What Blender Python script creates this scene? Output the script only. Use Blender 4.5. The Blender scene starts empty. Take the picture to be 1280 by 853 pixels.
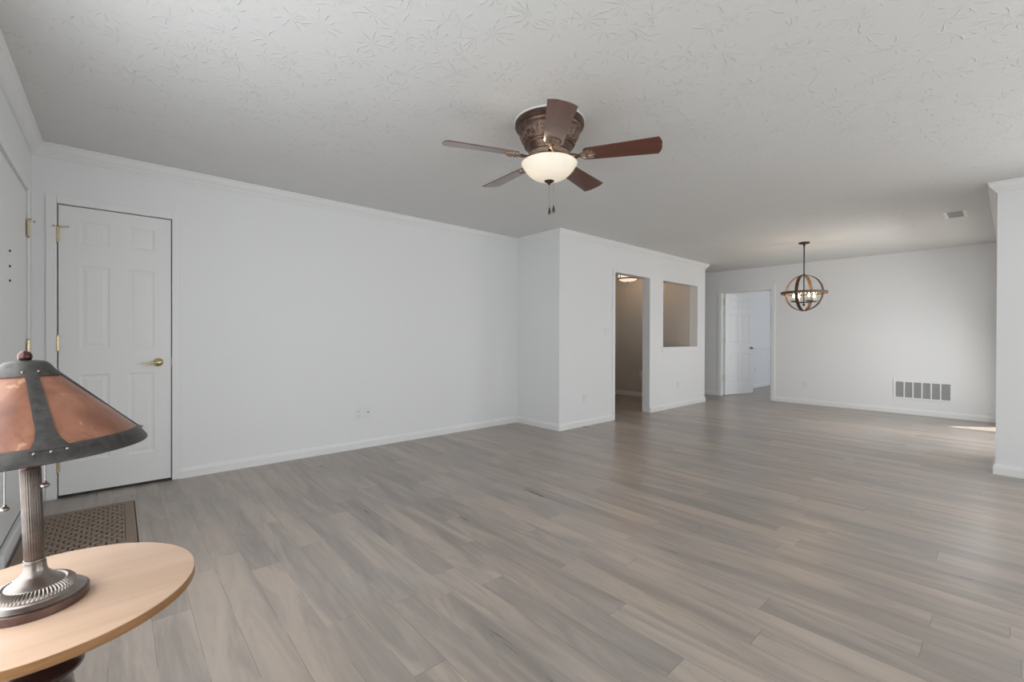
import bpy, math, random
from mathutils import Vector, Matrix
random.seed(7)
S = bpy.context.scene
COL = S.collection
PI = math.pi

# ------------------------------------------------------------------ camera
F_PX, CY = 555.37, 424.3
YAW, PITCH, ROLL, EYE = 48.337, -0.239, 0.20, 1.1316
H = 2.44
def make_camera():
    y, p, r = (math.radians(a) for a in (YAW, PITCH, ROLL))
    fw = Vector((math.cos(y)*math.cos(p), math.sin(y)*math.cos(p), math.sin(p)))
    rt = Vector((math.sin(y), -math.cos(y), 0)); up = rt.cross(fw)
    r2 = rt*math.cos(r)+up*math.sin(r); u2 = up*math.cos(r)-rt*math.sin(r)
    c = bpy.data.cameras.new('camera'); c.sensor_width = 36; c.sensor_fit = 'HORIZONTAL'
    c.lens = F_PX/1280*36; c.shift_y = (CY-426.5)/1280; c.clip_start = .02
    o = bpy.data.objects.new('camera', c); COL.objects.link(o)
    m = Matrix((r2, u2, -fw)).transposed().to_4x4(); m.translation = (0, 0, EYE)
    o.matrix_world = m; S.camera = o
make_camera()

# ------------------------------------------------------------------ light
S.view_settings.view_transform = 'Standard'; S.view_settings.look = 'None'
S.view_settings.gamma = 1; S.view_settings.use_curve_mapping = False
S.view_settings.exposure = 0.0
w = bpy.data.worlds.new('sky'); S.world = w; w.use_nodes = True
w.node_tree.nodes['Background'].inputs[0].default_value = (.80, .90, 1, 1)
w.node_tree.nodes['Background'].inputs[1].default_value = 1.2
def area(name, loc, rot, sx, sy, energy, color=(1, 1, 1), spread=180):
    l = bpy.data.lights.new(name, 'AREA'); l.shape = 'RECTANGLE'; l.size = sx; l.size_y = sy
    l.energy = energy; l.color = color; l.spread = math.radians(spread)
    o = bpy.data.objects.new(name, l); COL.objects.link(o); o.location = loc; o.rotation_euler = rot
    return o
R90 = PI/2
# daylight through unseen windows; those behind and beside the camera are added
area('added_front_daylight', (-.44, -.85, 1.30), (0, -R90+.12, 0), 1.5, .9, 11, (.975, .99, 1))
area('added_table_daylight', (-.44, 1.50, 1.25), (0, -R90+.05, 0), 1.4, 1.9, 28, (.975, .99, 1))  # added window light for the table and the left side
area('added_back_daylight', (2.2, -2.29, 1.02), (R90-.06, 0, 0), 1.9, 1.3, 30, (.965, .985, 1))
area('added_side_daylight', (5.49, -1.30, 1.15), (0, R90-.08, 0), 1.4, 1.5, 25, (.97, .985, 1))  # added window light to brighten the front door wall
area('daylight_patio_door', (7.12, .07, 1.0), (R90-.45, 0, 0), 1.5, 1.95, 27, (.98, .985, 1))
area('daylight_bedroom_window', (11.4, .12, 1.35), (R90, 0, 0), 1.8, 1.4, 30, (.86, .91, 1))
sl = bpy.data.lights.new('sun', 'SUN'); sl.energy = 13; sl.angle = math.radians(.6); sl.color = (1, .95, .88)
so = bpy.data.objects.new('sun', sl); COL.objects.link(so)
so.rotation_euler = Vector((-.35, .42, -1.5)).to_track_quat('-Z', 'Y').to_euler()

# ------------------------------------------------------------------ materials
def mat(name, color=(.8, .8, .8), rough=.5, metal=0, spec=.5, **kw):
    m = bpy.data.materials.new(name); m.use_nodes = True
    b = m.node_tree.nodes['Principled BSDF']
    b.inputs['Base Color'].default_value = (*color, 1); b.inputs['Roughness'].default_value = rough
    b.inputs['Metallic'].default_value = metal; b.inputs['Specular IOR Level'].default_value = spec
    for k, v in kw.items(): b.inputs[k.replace('_', ' ')].default_value = v
    return m
class NT:
    """small helper to wire nodes"""
    def __init__(s, m): s.t = m.node_tree; s.b = s.t.nodes['Principled BSDF']
    def n(s, typ, **kw):
        nd = s.t.nodes.new(typ)
        for k, v in kw.items(): setattr(nd, k, v)
        return nd
    def put(s, sock, v):
        if hasattr(v, 'is_linked') or isinstance(v, bpy.types.NodeSocket): s.t.links.new(v, sock)
        elif v is not None: sock.default_value = v
    def m(s, op, a, b=None, c=None, clamp=False):
        nd = s.n('ShaderNodeMath', operation=op, use_clamp=clamp)
        for i, v in enumerate((a, b, c)):
            if v is not None: s.put(nd.inputs[i], v)
        return nd.outputs[0]
    def obj(s): return s.n('ShaderNodeTexCoord').outputs['Object']
    def xyz(s, v):
        nd = s.n('ShaderNodeSeparateXYZ'); s.put(nd.inputs[0], v); return nd.outputs
    def comb(s, x, y, z=0.0):
        nd = s.n('ShaderNodeCombineXYZ')
        for i, v in enumerate((x, y, z)): s.put(nd.inputs[i], v)
        return nd.outputs[0]
    def noise(s, v, scale, detail=3, rough=.5, dist=0):
        nd = s.n('ShaderNodeTexNoise'); s.put(nd.inputs['Vector'], v)
        nd.inputs['Scale'].default_value = scale; nd.inputs['Detail'].default_value = detail
        nd.inputs['Roughness'].default_value = rough; nd.inputs['Distortion'].default_value = dist
        return nd.outputs[0]
    def ramp(s, f, stops):
        nd = s.n('ShaderNodeValToRGB'); s.put(nd.inputs[0], f); e = nd.color_ramp.elements
        while len(e) < len(stops): e.new(.5)
        for el, (p, c) in zip(e, stops): el.position = p; el.color = (*c, 1)
        return nd.outputs[0]
    def mix(s, f, a, b, mode='MIX'):
        nd = s.n('ShaderNodeMix', data_type='RGBA', blend_type=mode)
        s.put(nd.inputs[0], f)
        for sock, v in ((nd.inputs[6], a), (nd.inputs[7], b)):
            s.put(sock, (*v, 1) if isinstance(v, tuple) else v)
        return nd.outputs[2]
    def bump(s, h, strength, dist):
        nd = s.n('ShaderNodeBump'); s.put(nd.inputs['Height'], h)
        nd.inputs['Strength'].default_value = strength; nd.inputs['Distance'].default_value = dist
        s.t.links.new(nd.outputs[0], s.b.inputs['Normal'])
    def color(s, c): s.put(s.b.inputs['Base Color'], c)
    def rough(s, c): s.put(s.b.inputs['Roughness'], c)

def m_wall(name, c):
    m = mat(name, c, .62, 0, .3); t = NT(m)
    t.bump(t.noise(t.obj(), 180, 2), .06, .002); return m
M = {}
M['wall'] = m_wall('wall_paint', (.855, .862, .868))
M['kitchen_wall'] = m_wall('warm_lit_wall_paint', (.70, .66, .61))  # warm, dim lamplight put into the paint colour
M['trim'] = mat('white_trim_paint', (.865, .87, .87), .38, 0, .4)
M['door'] = mat('white_door_paint', (.85, .855, .85), .42, 0, .4)
M['plate'] = mat('white_plastic', (.835, .84, .84), .4)
M['plate_dark'] = mat('grey_slot', (.12, .12, .12), .5)
M['brass'] = mat('polished_brass', (.66, .56, .34), .24, 1)
M['nickel'] = mat('satin_nickel', (.45, .44, .42), .28, 1)
M['alu'] = mat('aluminium_threshold', (.88, .88, .87), .45, 0)
M['rubber_and_gap_shade'] = mat('rubber_and_gap_shade', (.03, .03, .03), .7)  # rubber parts, and the shade under the closet door

def m_ceiling():
    m = mat('stomped_ceiling_paint', (.755, .755, .745), .75, 0, .2); t = NT(m)
    o = t.obj(); warp = t.noise(o, 5, 2)
    def feet(scale, k, seed):
        v = t.n('ShaderNodeVectorMath', operation='ADD'); t.put(v.inputs[0], o); v.inputs[1].default_value = (seed, seed*1.7, 0)
        vo = t.n('ShaderNodeTexVoronoi', voronoi_dimensions='2D'); t.put(vo.inputs['Vector'], v.outputs[0])
        vo.inputs['Scale'].default_value = scale
        d = t.n('ShaderNodeVectorMath', operation='SUBTRACT'); t.put(d.inputs[0], v.outputs[0]); t.put(d.inputs[1], vo.outputs['Position'])
        x, y, _ = t.xyz(d.outputs[0]); r, g, b = t.xyz(vo.outputs['Color'])
        ang = t.m('ARCTAN2', y, x)
        a = t.m('ADD', t.m('MULTIPLY', ang, float(k)), t.m('MULTIPLY', t.noise(o, 9, 2), 9.0))
        s = t.m('POWER', t.m('MULTIPLY_ADD', t.m('SINE', a), .5, .5), 20.0)
        dist = t.m('SQRT', t.m('ADD', t.m('MULTIPLY', x, x), t.m('MULTIPLY', y, y)))
        R0 = .36/scale
        fall = t.m('MULTIPLY', t.m('SUBTRACT', 1.0, t.m('DIVIDE', dist, R0*1.6), clamp=True), t.m('DIVIDE', dist, R0*.6), clamp=True)
        brk = t.m('MULTIPLY_ADD', t.noise(o, 22, 2), 7.0, -3.1, clamp=True)
        return t.m('MULTIPLY', t.m('MULTIPLY', s, fall), t.m('MULTIPLY', brk, t.m('GREATER_THAN', r, .25)))
    h = t.m('ADD', feet(5.2, 11, 0), feet(6.3, 9, 3.1))
    h = t.m('ADD', h, t.m('MULTIPLY', t.noise(o, 60, 3), .15))
    t.bump(h, .7, .0055); return m
M['ceiling'] = m_ceiling()

def m_floor():
    m = mat('grey_taupe_laminate_planks', (.2, .18, .16), .3, 0, .5); t = NT(m)
    o = t.obj(); x, y, z = t.xyz(o)
    W, L = .1265, 1.22
    u = t.m('DIVIDE', t.m('ADD', x, .022), W); row = t.m('FLOOR', u); fu = t.m('FRACT', u)
    wn = t.n('ShaderNodeTexWhiteNoise', noise_dimensions='1D'); t.put(wn.inputs['W'], row)
    v = t.m('ADD', t.m('DIVIDE', y, L), wn.outputs['Value']); pl = t.m('FLOOR', v); fv = t.m('FRACT', v)
    w2 = t.n('ShaderNodeTexWhiteNoise', noise_dimensions='2D'); t.put(w2.inputs['Vector'], t.comb(row, pl))
    rnd = w2.outputs['Value']; r2 = t.xyz(w2.outputs['Color'])
    off = t.m('MULTIPLY', rnd, 37.0)
    gv = t.comb(t.m('ADD', t.m('MULTIPLY', x, 9.5), off), t.m('ADD', t.m('MULTIPLY', y, 1.25), t.m('MULTIPLY', r2[1], 20.0)))
    g1 = t.noise(gv, 1.0, 5, .6, .9)
    gv2 = t.comb(t.m('ADD', t.m('MULTIPLY', x, 55.0), off), t.m('MULTIPLY', y, 3.0))
    g2 = t.noise(gv2, 1.0, 4, .6, .3)
    tone = t.m('ADD', t.m('MULTIPLY', t.m('SUBTRACT', r2[0], .5), .22), t.m('ADD', t.m('MULTIPLY_ADD', g1, 1.0, -.03), t.m('MULTIPLY', g2, .18)))
    c = t.ramp(t.m('SUBTRACT', tone, .06), [(.16, (.225, .194, .172)), (.42, (.325, .278, .242)), (.62, (.44, .368, .308)), (.86, (.53, .438, .363))])
    grey = t.ramp(t.m('SUBTRACT', tone, .06), [(.2, (.25, .233, .22)), (.8, (.42, .39, .362))])
    c = t.mix(t.m('MULTIPLY_ADD', t.noise(o, 1.6, 2), 1.6, -.62, clamp=True), c, grey)
    eu = t.m('MINIMUM', fu, t.m('SUBTRACT', 1.0, fu)); ev = t.m('MINIMUM', fv, t.m('SUBTRACT', 1.0, fv))
    seam = t.m('MAXIMUM', t.m('LESS_THAN', eu, .008), t.m('LESS_THAN', ev, .0010))
    wear = t.m('GREATER_THAN', t.noise(t.comb(t.m('MULTIPLY', x, 9.), t.m('MULTIPLY', y, 3.)), 1.0, 2), .56)
    c = t.mix(t.m('MULTIPLY', seam, .55), c, t.mix(wear, (.10, .09, .085), (.36, .33, .30)))
    t.color(c)
    t.rough(t.m('MULTIPLY_ADD', g1, .12, .24))
    t.bump(t.m('SUBTRACT', t.m('MULTIPLY', g2, .15), seam), .12, .0015)
    return m
M['floor'] = m_floor()
M['ground'] = mat('patio_concrete', (.45, .44, .42), .9)

def m_wood(name, dark, light, rough, scale=(3, 40, 40), coat=0):
    m = mat(name, light, rough, 0, .5, Coat_Weight=coat, Coat_Roughness=.2); t = NT(m)
    mp = t.n('ShaderNodeMapping'); t.put(mp.inputs[0], t.obj()); mp.inputs['Scale'].default_value = scale
    t.color(t.ramp(t.noise(mp.outputs[0], 1, 4, .6, .5), [(.25, dark), (.75, light)])); return m
M['maple'] = m_wood('pale_maple_laminate', (.62, .42, .29), (.74, .53, .39), .28, (2.5, 18, 18))
M['maple_edge'] = m_wood('orange_wood_edging', (.24, .115, .045), (.40, .21, .09), .35, (14, 14, 90))
M['mahogany'] = m_wood('mahogany_fan_blade', (.075, .020, .011), (.15, .042, .021), .34, (5, 40, 40), 1.0)
M['cherry'] = m_wood('dark_cherry_gloss', (.018, .008, .008), (.04, .016, .014), .18, (30, 30, 4), .6)
def m_patina(name, a, b, rough, metal=.85, scale=30):
    m = mat(name, a, rough, metal); t = NT(m); n = t.noise(t.obj(), scale, 4, .6)
    t.color(t.ramp(n, [(.3, a), (.7, b)])); t.rough(t.m('MULTIPLY_ADD', n, .25, rough-.12)); return m
M['bronze'] = m_patina('aged_bronze', (.07, .043, .035), (.17, .115, .09), .42)
M['bronze_mid'] = m_patina('rubbed_scroll_bronze', (.15, .095, .075), (.33, .24, .19), .42)
M['bronze_dark'] = m_patina('dark_bronze', (.045, .03, .025), (.10, .07, .055), .42)
M['bronze_light'] = m_patina('rubbed_bronze', (.28, .20, .15), (.46, .36, .28), .40, .8)
M['lamp_strap'] = m_patina('dark_hammered_metal', (.055, .053, .052), (.11, .105, .10), .45, .75, 60)
M['pewter'] = m_patina('brushed_pewter', (.22, .19, .17), (.40, .36, .33), .34, .95, 18)
M['pewter_dark'] = m_patina('copper_brown_edge', (.10, .065, .058), (.18, .125, .11), .30, .85, 14)
M['column'] = m_patina('reeded_bronze_column', (.075, .062, .055), (.18, .148, .13), .36, .8, 25)
M['finial'] = mat('red_brown_finial', (.09, .042, .038), .2, .7)
def m_mica():
    m = mat('amber_mica', (.5, .25, .16), .33, 0, .5); t = NT(m)
    n = t.noise(t.obj(), 13, 4, .55, .6); n2 = t.noise(t.obj(), 40, 3)
    c = t.ramp(n, [(.28, (.13, .050, .030)), (.5, (.235, .095, .056)), (.72, (.36, .165, .10))])
    c = t.mix(t.m('MULTIPLY', t.m('GREATER_THAN', t.m('MULTIPLY', n, n2), .37), .35), c, (.62, .40, .25))
    t.color(c); return m
M['mica'] = m_mica()
def m_mat():
    m = mat('brown_woven_mat', (.10, .08, .065), .95, 0, .1); t = NT(m)
    n = t.noise(t.obj(), 260, 3, .7)
    t.color(t.ramp(n, [(.3, (.16, .122, .095)), (.7, (.46, .37, .30))])); t.bump(n, .7, .004); return m
M['mat'] = m_mat()
def m_glow(name, color, strength, base=(.9, .86, .78), tl=.6):
    m = bpy.data.materials.new(name); m.use_nodes = True; nt = m.node_tree; nt.nodes.clear()
    o = nt.nodes.new('ShaderNodeOutputMaterial'); p = nt.nodes.new('ShaderNodeBsdfPrincipled')
    p.inputs['Base Color'].default_value = (*base, 1); p.inputs['Roughness'].default_value = .25
    p.inputs['Emission Color'].default_value = (*color, 1); p.inputs['Emission Strength'].default_value = strength
    t = nt.nodes.new('ShaderNodeBsdfTranslucent'); t.inputs[0].default_value = (*base, 1)
    x = nt.nodes.new('ShaderNodeMixShader'); x.inputs[0].default_value = tl
    nt.links.new(p.outputs[0], x.inputs[1]); nt.links.new(t.outputs[0], x.inputs[2]); nt.links.new(x.outputs[0], o.inputs[0])
    return m
M['bowl'] = m_glow('alabaster_glass', (1, .87, .66), .25, (.90, .86, .78), .11)
M['bulb'] = m_glow('lit_bulb', (1, .72, .42), 14, tl=0)
M['panel_glow'] = m_glow('lit_glass_panel', (1, .80, .68), .62, (.9, .82, .75), .02)
def m_clear():
    m = bpy.data.materials.new('clear_glass'); m.use_nodes = True; nt = m.node_tree; nt.nodes.clear()
    o = nt.nodes.new('ShaderNodeOutputMaterial'); a = nt.nodes.new('ShaderNodeBsdfTransparent'); g = nt.nodes.new('ShaderNodeBsdfGlossy')
    a.inputs[0].default_value = (.96, .97, .97, 1); g.inputs['Roughness'].default_value = .05
    lw = nt.nodes.new('ShaderNodeLayerWeight'); lw.inputs[0].default_value = .5
    p = nt.nodes.new('ShaderNodeMath'); p.operation = 'POWER'; nt.links.new(lw.outputs['Facing'], p.inputs[0]); p.inputs[1].default_value = 4
    f = nt.nodes.new('ShaderNodeMath'); f.operation = 'MULTIPLY_ADD'; nt.links.new(p.outputs[0], f.inputs[0]); f.inputs[1].default_value = .5; f.inputs[2].default_value = .04
    x = nt.nodes.new('ShaderNodeMixShader'); nt.links.new(f.outputs[0], x.inputs[0])
    nt.links.new(a.outputs[0], x.inputs[1]); nt.links.new(g.outputs[0], x.inputs[2]); nt.links.new(x.outputs[0], o.inputs[0])
    return m
M['glass'] = m_clear()
M['barn'] = m_wood('brown_barnwood_band', (.055, .026, .015), (.135, .066, .036), .5, (14, 14, 14))
M['barn_grey'] = m_wood('weathered_grey_brown_band', (.075, .058, .044), (.17, .135, .105), .5, (14, 14, 14))
M['black_metal'] = mat('black_metal', (.035, .03, .028), .45, .6)
M['filter'] = mat('slat_shade_grey', (.40, .41, .41), .8, 0, .2)  # grey holds the shadows between the slats
M['vent_dark'] = mat('duct_dark', (.05, .045, .04), .8)
M['candle'] = mat('candle_sleeve', (.75, .68, .55), .5)

# ------------------------------------------------------------------ mesh helpers
class MB:
    def __init__(s): s.v = []; s.f = []; s.sm = []
    def add(s, vs, fs, smooth=False):
        o = len(s.v); s.v += [Vector(v) for v in vs]; s.f += [tuple(i+o for i in f) for f in fs]; s.sm += [smooth]*len(fs); return s
    def box(s, a, b, bev=0):
        x0, y0, z0 = (min(p, q) for p, q in zip(a, b)); x1, y1, z1 = (max(p, q) for p, q in zip(a, b))
        if bev <= 0:
            return s.add([(x0,y0,z0),(x1,y0,z0),(x1,y1,z0),(x0,y1,z0),(x0,y0,z1),(x1,y0,z1),(x1,y1,z1),(x0,y1,z1)],
                         [(0,3,2,1),(4,5,6,7),(0,1,5,4),(1,2,6,5),(2,3,7,6),(3,0,4,7)])
        import bmesh
        bm = bmesh.new(); r = bmesh.ops.create_cube(bm, size=1)
        for v in r['verts']: v.co = Vector(((x0+x1)/2+v.co.x*(x1-x0), (y0+y1)/2+v.co.y*(y1-y0), (z0+z1)/2+v.co.z*(z1-z0)))
        bmesh.ops.bevel(bm, geom=bm.edges[:], offset=bev, segments=2, profile=.5, affect='EDGES')
        bm.verts.index_update()
        s.add([v.co.copy() for v in bm.verts], [[v.index for v in f.verts] for f in bm.faces]); bm.free(); return s
    def lathe(s, prof, seg=48, c=(0, 0), rmod=None, smooth=True, cap=True):
        """prof: (r, z) list; rmod(i, k, r) may flute the radius"""
        vs = []; fs = []; n = len(prof)
        for i, (r, z) in enumerate(prof):
            for k in range(seg):
                a = 2*PI*k/seg; q = rmod(i, k, r) if rmod else r
                vs.append((c[0]+q*math.cos(a), c[1]+q*math.sin(a), z))
        for i in range(n-1):
            for k in range(seg):
                k2 = (k+1) % seg; fs.append((i*seg+k, i*seg+k2, (i+1)*seg+k2, (i+1)*seg+k))
        if cap:
            if prof[0][0] > 1e-6: fs.append(tuple(reversed(range(seg))))
            if prof[-1][0] > 1e-6: fs.append(tuple((n-1)*seg+k for k in range(seg)))
        return s.add(vs, fs, smooth)
    def tube(s, pts, r, seg=8, closed=False, cap=True):
        pts = [Vector(p) for p in pts]; n = len(pts); vs = []; fs = []
        rr = r if isinstance(r, (list, tuple)) else [r]*n
        t0 = (pts[1]-pts[0]).normalized()
        up = Vector((0, 0, 1)) if abs(t0.z) < .9 else Vector((1, 0, 0))
        nrm = t0.cross(up).normalized()
        for i in range(n):
            a = pts[i-1] if (i > 0 or closed) else pts[i]; b = pts[(i+1) % n] if (i < n-1 or closed) else pts[i]
            t = (b-a).normalized(); nrm = (nrm-t*nrm.dot(t)).normalized(); bi = t.cross(nrm)
            for k in range(seg):
                q = 2*PI*k/seg; vs.append(pts[i]+(nrm*math.cos(q)+bi*math.sin(q))*rr[i])
        for i in range(n if closed else n-1):
            j = (i+1) % n
            for k in range(seg):
                k2 = (k+1) % seg; fs.append((i*seg+k, i*seg+k2, j*seg+k2, j*seg+k))
        if cap and not closed: fs += [tuple(reversed(range(seg))), tuple((n-1)*seg+k for k in range(seg))]
        return s.add(vs, fs, True)
    def sphere(s, c, r, seg=12, sq=(1, 1, 1)):
        n = seg//2; vs = []; fs = []
        for i in range(n+1):
            th = PI*i/n
            for k in range(seg):
                a = 2*PI*k/seg; vs.append((c[0]+r*sq[0]*math.sin(th)*math.cos(a), c[1]+r*sq[1]*math.sin(th)*math.sin(a), c[2]+r*sq[2]*math.cos(th)))
        for i in range(n):
            for k in range(seg):
                k2 = (k+1) % seg; fs.append((i*seg+k, (i+1)*seg+k, (i+1)*seg+k2, i*seg+k2))
        return s.add(vs, fs, True)
    def prism(s, poly, z0, z1):
        n = len(poly); vs = [(x, y, z0) for x, y in poly]+[(x, y, z1) for x, y in poly]
        fs = [tuple(reversed(range(n))), tuple(range(n, 2*n))]+[(i, (i+1) % n, n+(i+1) % n, n+i) for i in range(n)]
        return s.add(vs, fs)
    def sweep(s, prof, path):
        """profile (out, z) swept along a 2D path with mitred corners; 'out' is to the right of travel"""
        P = [Vector(p) for p in path]; n = len(P); k = len(prof); vs = []; fs = []
        for i in range(n):
            d0 = (P[i]-P[i-1]).normalized() if i > 0 else None; d1 = (P[i+1]-P[i]).normalized() if i < n-1 else None
            if d0 is None: m = Vector((d1.y, -d1.x))
            elif d1 is None: m = Vector((d0.y, -d0.x))
            else:
                a = Vector((d0.y, -d0.x)); b = Vector((d1.y, -d1.x)); m = (a+b)/(1+a.dot(b))
            for o, z in prof: vs.append((P[i].x+m.x*o, P[i].y+m.y*o, z))
        for i in range(n-1):
            for j in range(k):
                j2 = (j+1) % k; fs.append((i*k+j, i*k+j2, (i+1)*k+j2, (i+1)*k+j))
        fs += [tuple(range(k)), tuple(reversed(range((n-1)*k, n*k)))]
        return s.add(vs, fs)
    def xf(s, m):
        s.v = [m @ v for v in s.v]; return s
    def build(s, name, material, parent=None):
        me = bpy.data.meshes.new(name); me.from_pydata([tuple(v) for v in s.v], [], s.f); me.update()
        import bmesh
        bm = bmesh.new(); bm.from_mesh(me); bmesh.ops.recalc_face_normals(bm, faces=bm.faces[:]); bm.to_mesh(me); bm.free()
        for p, q in zip(me.polygons, s.sm): p.use_smooth = q
        if any(s.sm):
            try: me.set_sharp_from_angle(angle=math.radians(38))
            except Exception: pass
        me.materials.append(material)
        o = bpy.data.objects.new(name, me); COL.objects.link(o)
        if parent is not None: o.parent = parent
        return o
def tag(o, label, cat, group=None, kind=None):
    o['label'] = label; o['category'] = cat
    if group: o['group'] = group
    if kind: o['kind'] = kind
    return o
def empty(name, loc, rz=0):
    o = bpy.data.objects.new(name, None); COL.objects.link(o); o.location = loc; o.rotation_euler = (0, 0, rz); o.empty_display_size = .1
    return o
def struct(o, label, cat): return tag(o, label, cat, kind='structure')
def point(name, parent, loc, energy, color, radius):
    l = bpy.data.lights.new(name, 'POINT'); l.energy = energy; l.color = color; l.shadow_soft_size = radius
    o = bpy.data.objects.new(name, l); COL.objects.link(o); o.parent = parent; o.location = loc; return o

# ------------------------------------------------------------------ the setting
XF, YL, XN, YH, XE, XW, YR, XR = -.427, 4.387, 3.996, 3.630, 7.828, 8.885, .083, 5.506
YHB = 3.755           # kitchen side of the hall wall
XK = 7.547            # kitchen face of the wall behind the hall
YB, XEND, YO = -2.30, 13.6, 7.0
T = .12
def wall_x(name, x0, x1, y0, y1, holes, material, label):
    """wall lying along Y between x0 and x1; holes (ya, yb, za, zb)"""
    b = MB(); cur = y0
    for ya, yb, za, zb in sorted(holes):
        if ya > cur: b.box((x0, cur, 0), (x1, ya, H))
        if za > 0: b.box((x0, ya, 0), (x1, yb, za))
        if zb < H: b.box((x0, ya, zb), (x1, yb, H))
        cur = yb
    if cur < y1: b.box((x0, cur, 0), (x1, y1, H))
    return struct(b.build(name, material), label, 'wall')
def wall_y(name, y0, y1, x0, x1, holes, material, label):
    b = MB(); cur = x0
    for xa, xb, za, zb in sorted(holes):
        if xa > cur: b.box((cur, y0, 0), (xa, y1, H))
        if za > 0: b.box((xa, y0, 0), (xb, y1, za))
        if zb < H: b.box((xa, y0, zb), (xb, y1, H))
        cur = xb
    if cur < x1: b.box((cur, y0, 0), (x1, y1, H))
    return struct(b.build(name, material), label, 'wall')

fl = MB(); fl.box((XF-T, YB-T, -.1), (XR+T, YR, 0)); fl.box((XF-T, YR, -.1), (XEND+T, YO+T, 0))
struct(fl.build('floor', M['floor']), 'grey taupe laminate plank floor with a soft sheen', 'floor')
ce = MB(); ce.box((XF-T, YB-T, H), (XR+T, YR, H+.1)); ce.box((XF-T, YR, H), (XEND+T, YO+T, H+.1)); ce.box((XR+T, YR-T, H), (XEND+T, YR, H+.1))
struct(ce.build('ceiling', M['ceiling']), 'white stomp-textured ceiling over the whole room', 'ceiling')
struct(MB().box((XR+T, -1.35, 2.20), (8.52, YR-T, 2.28)).box((6.0, -1.32, -.02), (6.09, -1.23, 2.20)).box((8.40, -1.32, -.02), (8.49, -1.23, 2.20)).build('added_sun_blocker', M['trim']), 'added unseen roof slab that keeps the sun off the patio door', 'sun blocker')  # added unseen roof, blocks the sun to shape the patch on the floor
struct(MB().box((XR+T, -6, -.14), (XEND+4, YR-T, -.02)).build('ground', M['ground']), 'pale concrete patio outside the dining area', 'ground')

D1 = (-.305, .322, 2.045)          # closet door opening: x0, x1, top
wall_x('wall_front', XF-T, XF, YB-T, YO, [(3.21, 4.160, 0, 2.052), (-1.32, -.38, .53, 2.07), (.52, 2.48, .53, 2.0)], M['wall'], 'white wall on the far left that holds the front door')
wall_y('wall_left', YL, YL+T, XF, XN+T, [(D1[0]-.02, D1[1]+.02, 0, D1[2]+.02)], M['wall'], 'long white wall with the closed closet door')
wall_x('wall_notch', XN, XN+T, YH, YO, [], M['wall'], 'short white wall jutting out beside the long left wall')
wall_y('wall_hall', YH, YHB, XN+T, XK, [(5.120, 6.016, 0, 2.036), (6.399, XK, .985, 2.033)], M['wall'], 'white wall with the open doorway and the square pass-through')
hw = MB(); hw.box((XK, YH, 0), (XE, YO, H))
struct(hw.build('wall_hall_end', M['wall']), 'white end wall closing off the pass-through side', 'wall')
kw = MB(); kw.box((XK-.012, YHB, 0), (XK, YO, H)); kw.box((XN+T, YO-.012, 0), (XK, YO, H))
struct(kw.build('wall_kitchen', M['kitchen_wall']), 'wall tinted warm for lamplight, seen through the doorway and the pass-through', 'wall')
wall_x('wall_far', XW, XW+.115, YR, YO, [(2.90, 3.80, 0, 2.03)], M['wall'], 'bright white far wall with the return air grille')
wall_x('wall_right', XR, XR+T, YB-T, YR, [(-2.07, -.53, .43, 1.87)], M['wall'], 'white wall end at the right edge of the photo')
wall_y('wall_dining', YR-T, YR, XR+T, XEND, [(6.30, 7.92, .0, 2.05), (8.00, 8.58, .0, 2.05), (10.4, 12.4, .6, 2.05)], M['wall'], 'white outer wall hidden behind the wall end on the right')
wall_y('wall_back', YB-T, YB, XF, XR, [(1.2, 3.2, .33, 1.72)], M['wall'], 'white wall behind the viewpoint with an added wide window')
wall_y('wall_bedroom', 3.88, 3.96, XW+.115, XEND, [], M['wall'], 'cool white wall of the room beyond the open far door')
MBo = MB(); MBo.box((XEND, YR, 0), (XEND+T, YO, H)); MBo.box((XF, YO, 0), (XEND+T, YO+T, H))
struct(MBo.build('wall_outer', M['wall']), 'plain white outer wall at the back of the house', 'wall')

# crown moulding and baseboards
CR = [(0, H), (.058, H), (.058, H-.010), (.050, H-.016), (.046, H-.030), (.034, H-.048), (.020, H-.060), (.017, H-.070), (.010, H-.074), (.010, H-.086), (0, H-.086)]
b = MB().sweep(CR, [(XF, YB), (XF, YL), (XN, YL), (XN, YH), (XE, YH), (XE, 6.9)])
struct(b.build('trim_1', M['trim']), 'white crown moulding along the front, left and hall walls', 'crown moulding')
b = MB().sweep(CR, [(XW, YR), (XR, YR), (XR, YB)])
struct(b.build('trim_2', M['trim']), 'white crown moulding wrapping the wall end on the right', 'crown moulding')
BP = [(0, 0), (.014, 0), (.014, .058), (.011, .066), (.009, .076), (.004, .084), (0, .084)]
def base(name, paths, label, material='trim'):
    b = MB()
    for p in paths: b.sweep(BP, p)
    return struct(b.build(name, M[material]), label, 'baseboard')
base('baseboard_front', [[(XF, 4.235), (XF, YL), (-.372, YL)]], 'short white baseboard in the corner beside the closet door')
base('baseboard_left', [[(.376, YL), (XN, YL), (XN, YH), (5.055, YH)]], 'long white baseboard from the closet door round to the doorway')
base('baseboard_hall', [[(6.022, YH), (XE, YH), (XE, 6.9)]], 'white baseboard under the pass-through')
base('baseboard_far', [[(XW, 6.9), (XW, 3.866)], [(XW, 2.832), (XW, YR)]], 'white baseboard along the far wall')
base('baseboard_right', [[(XW, YR), (8.60, YR)], [(6.28, YR), (XR, YR), (XR, YB)]], 'white baseboard round the wall end on the right')
base('baseboard_kitchen', [[(XK-.012, 6.9), (XK-.012, YHB)]], 'white baseboard seen through the doorway')
base('baseboard_bedroom', [[(XW+.2, 3.88), (XEND, 3.88)]], 'white baseboard in the room beyond the far door')
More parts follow.
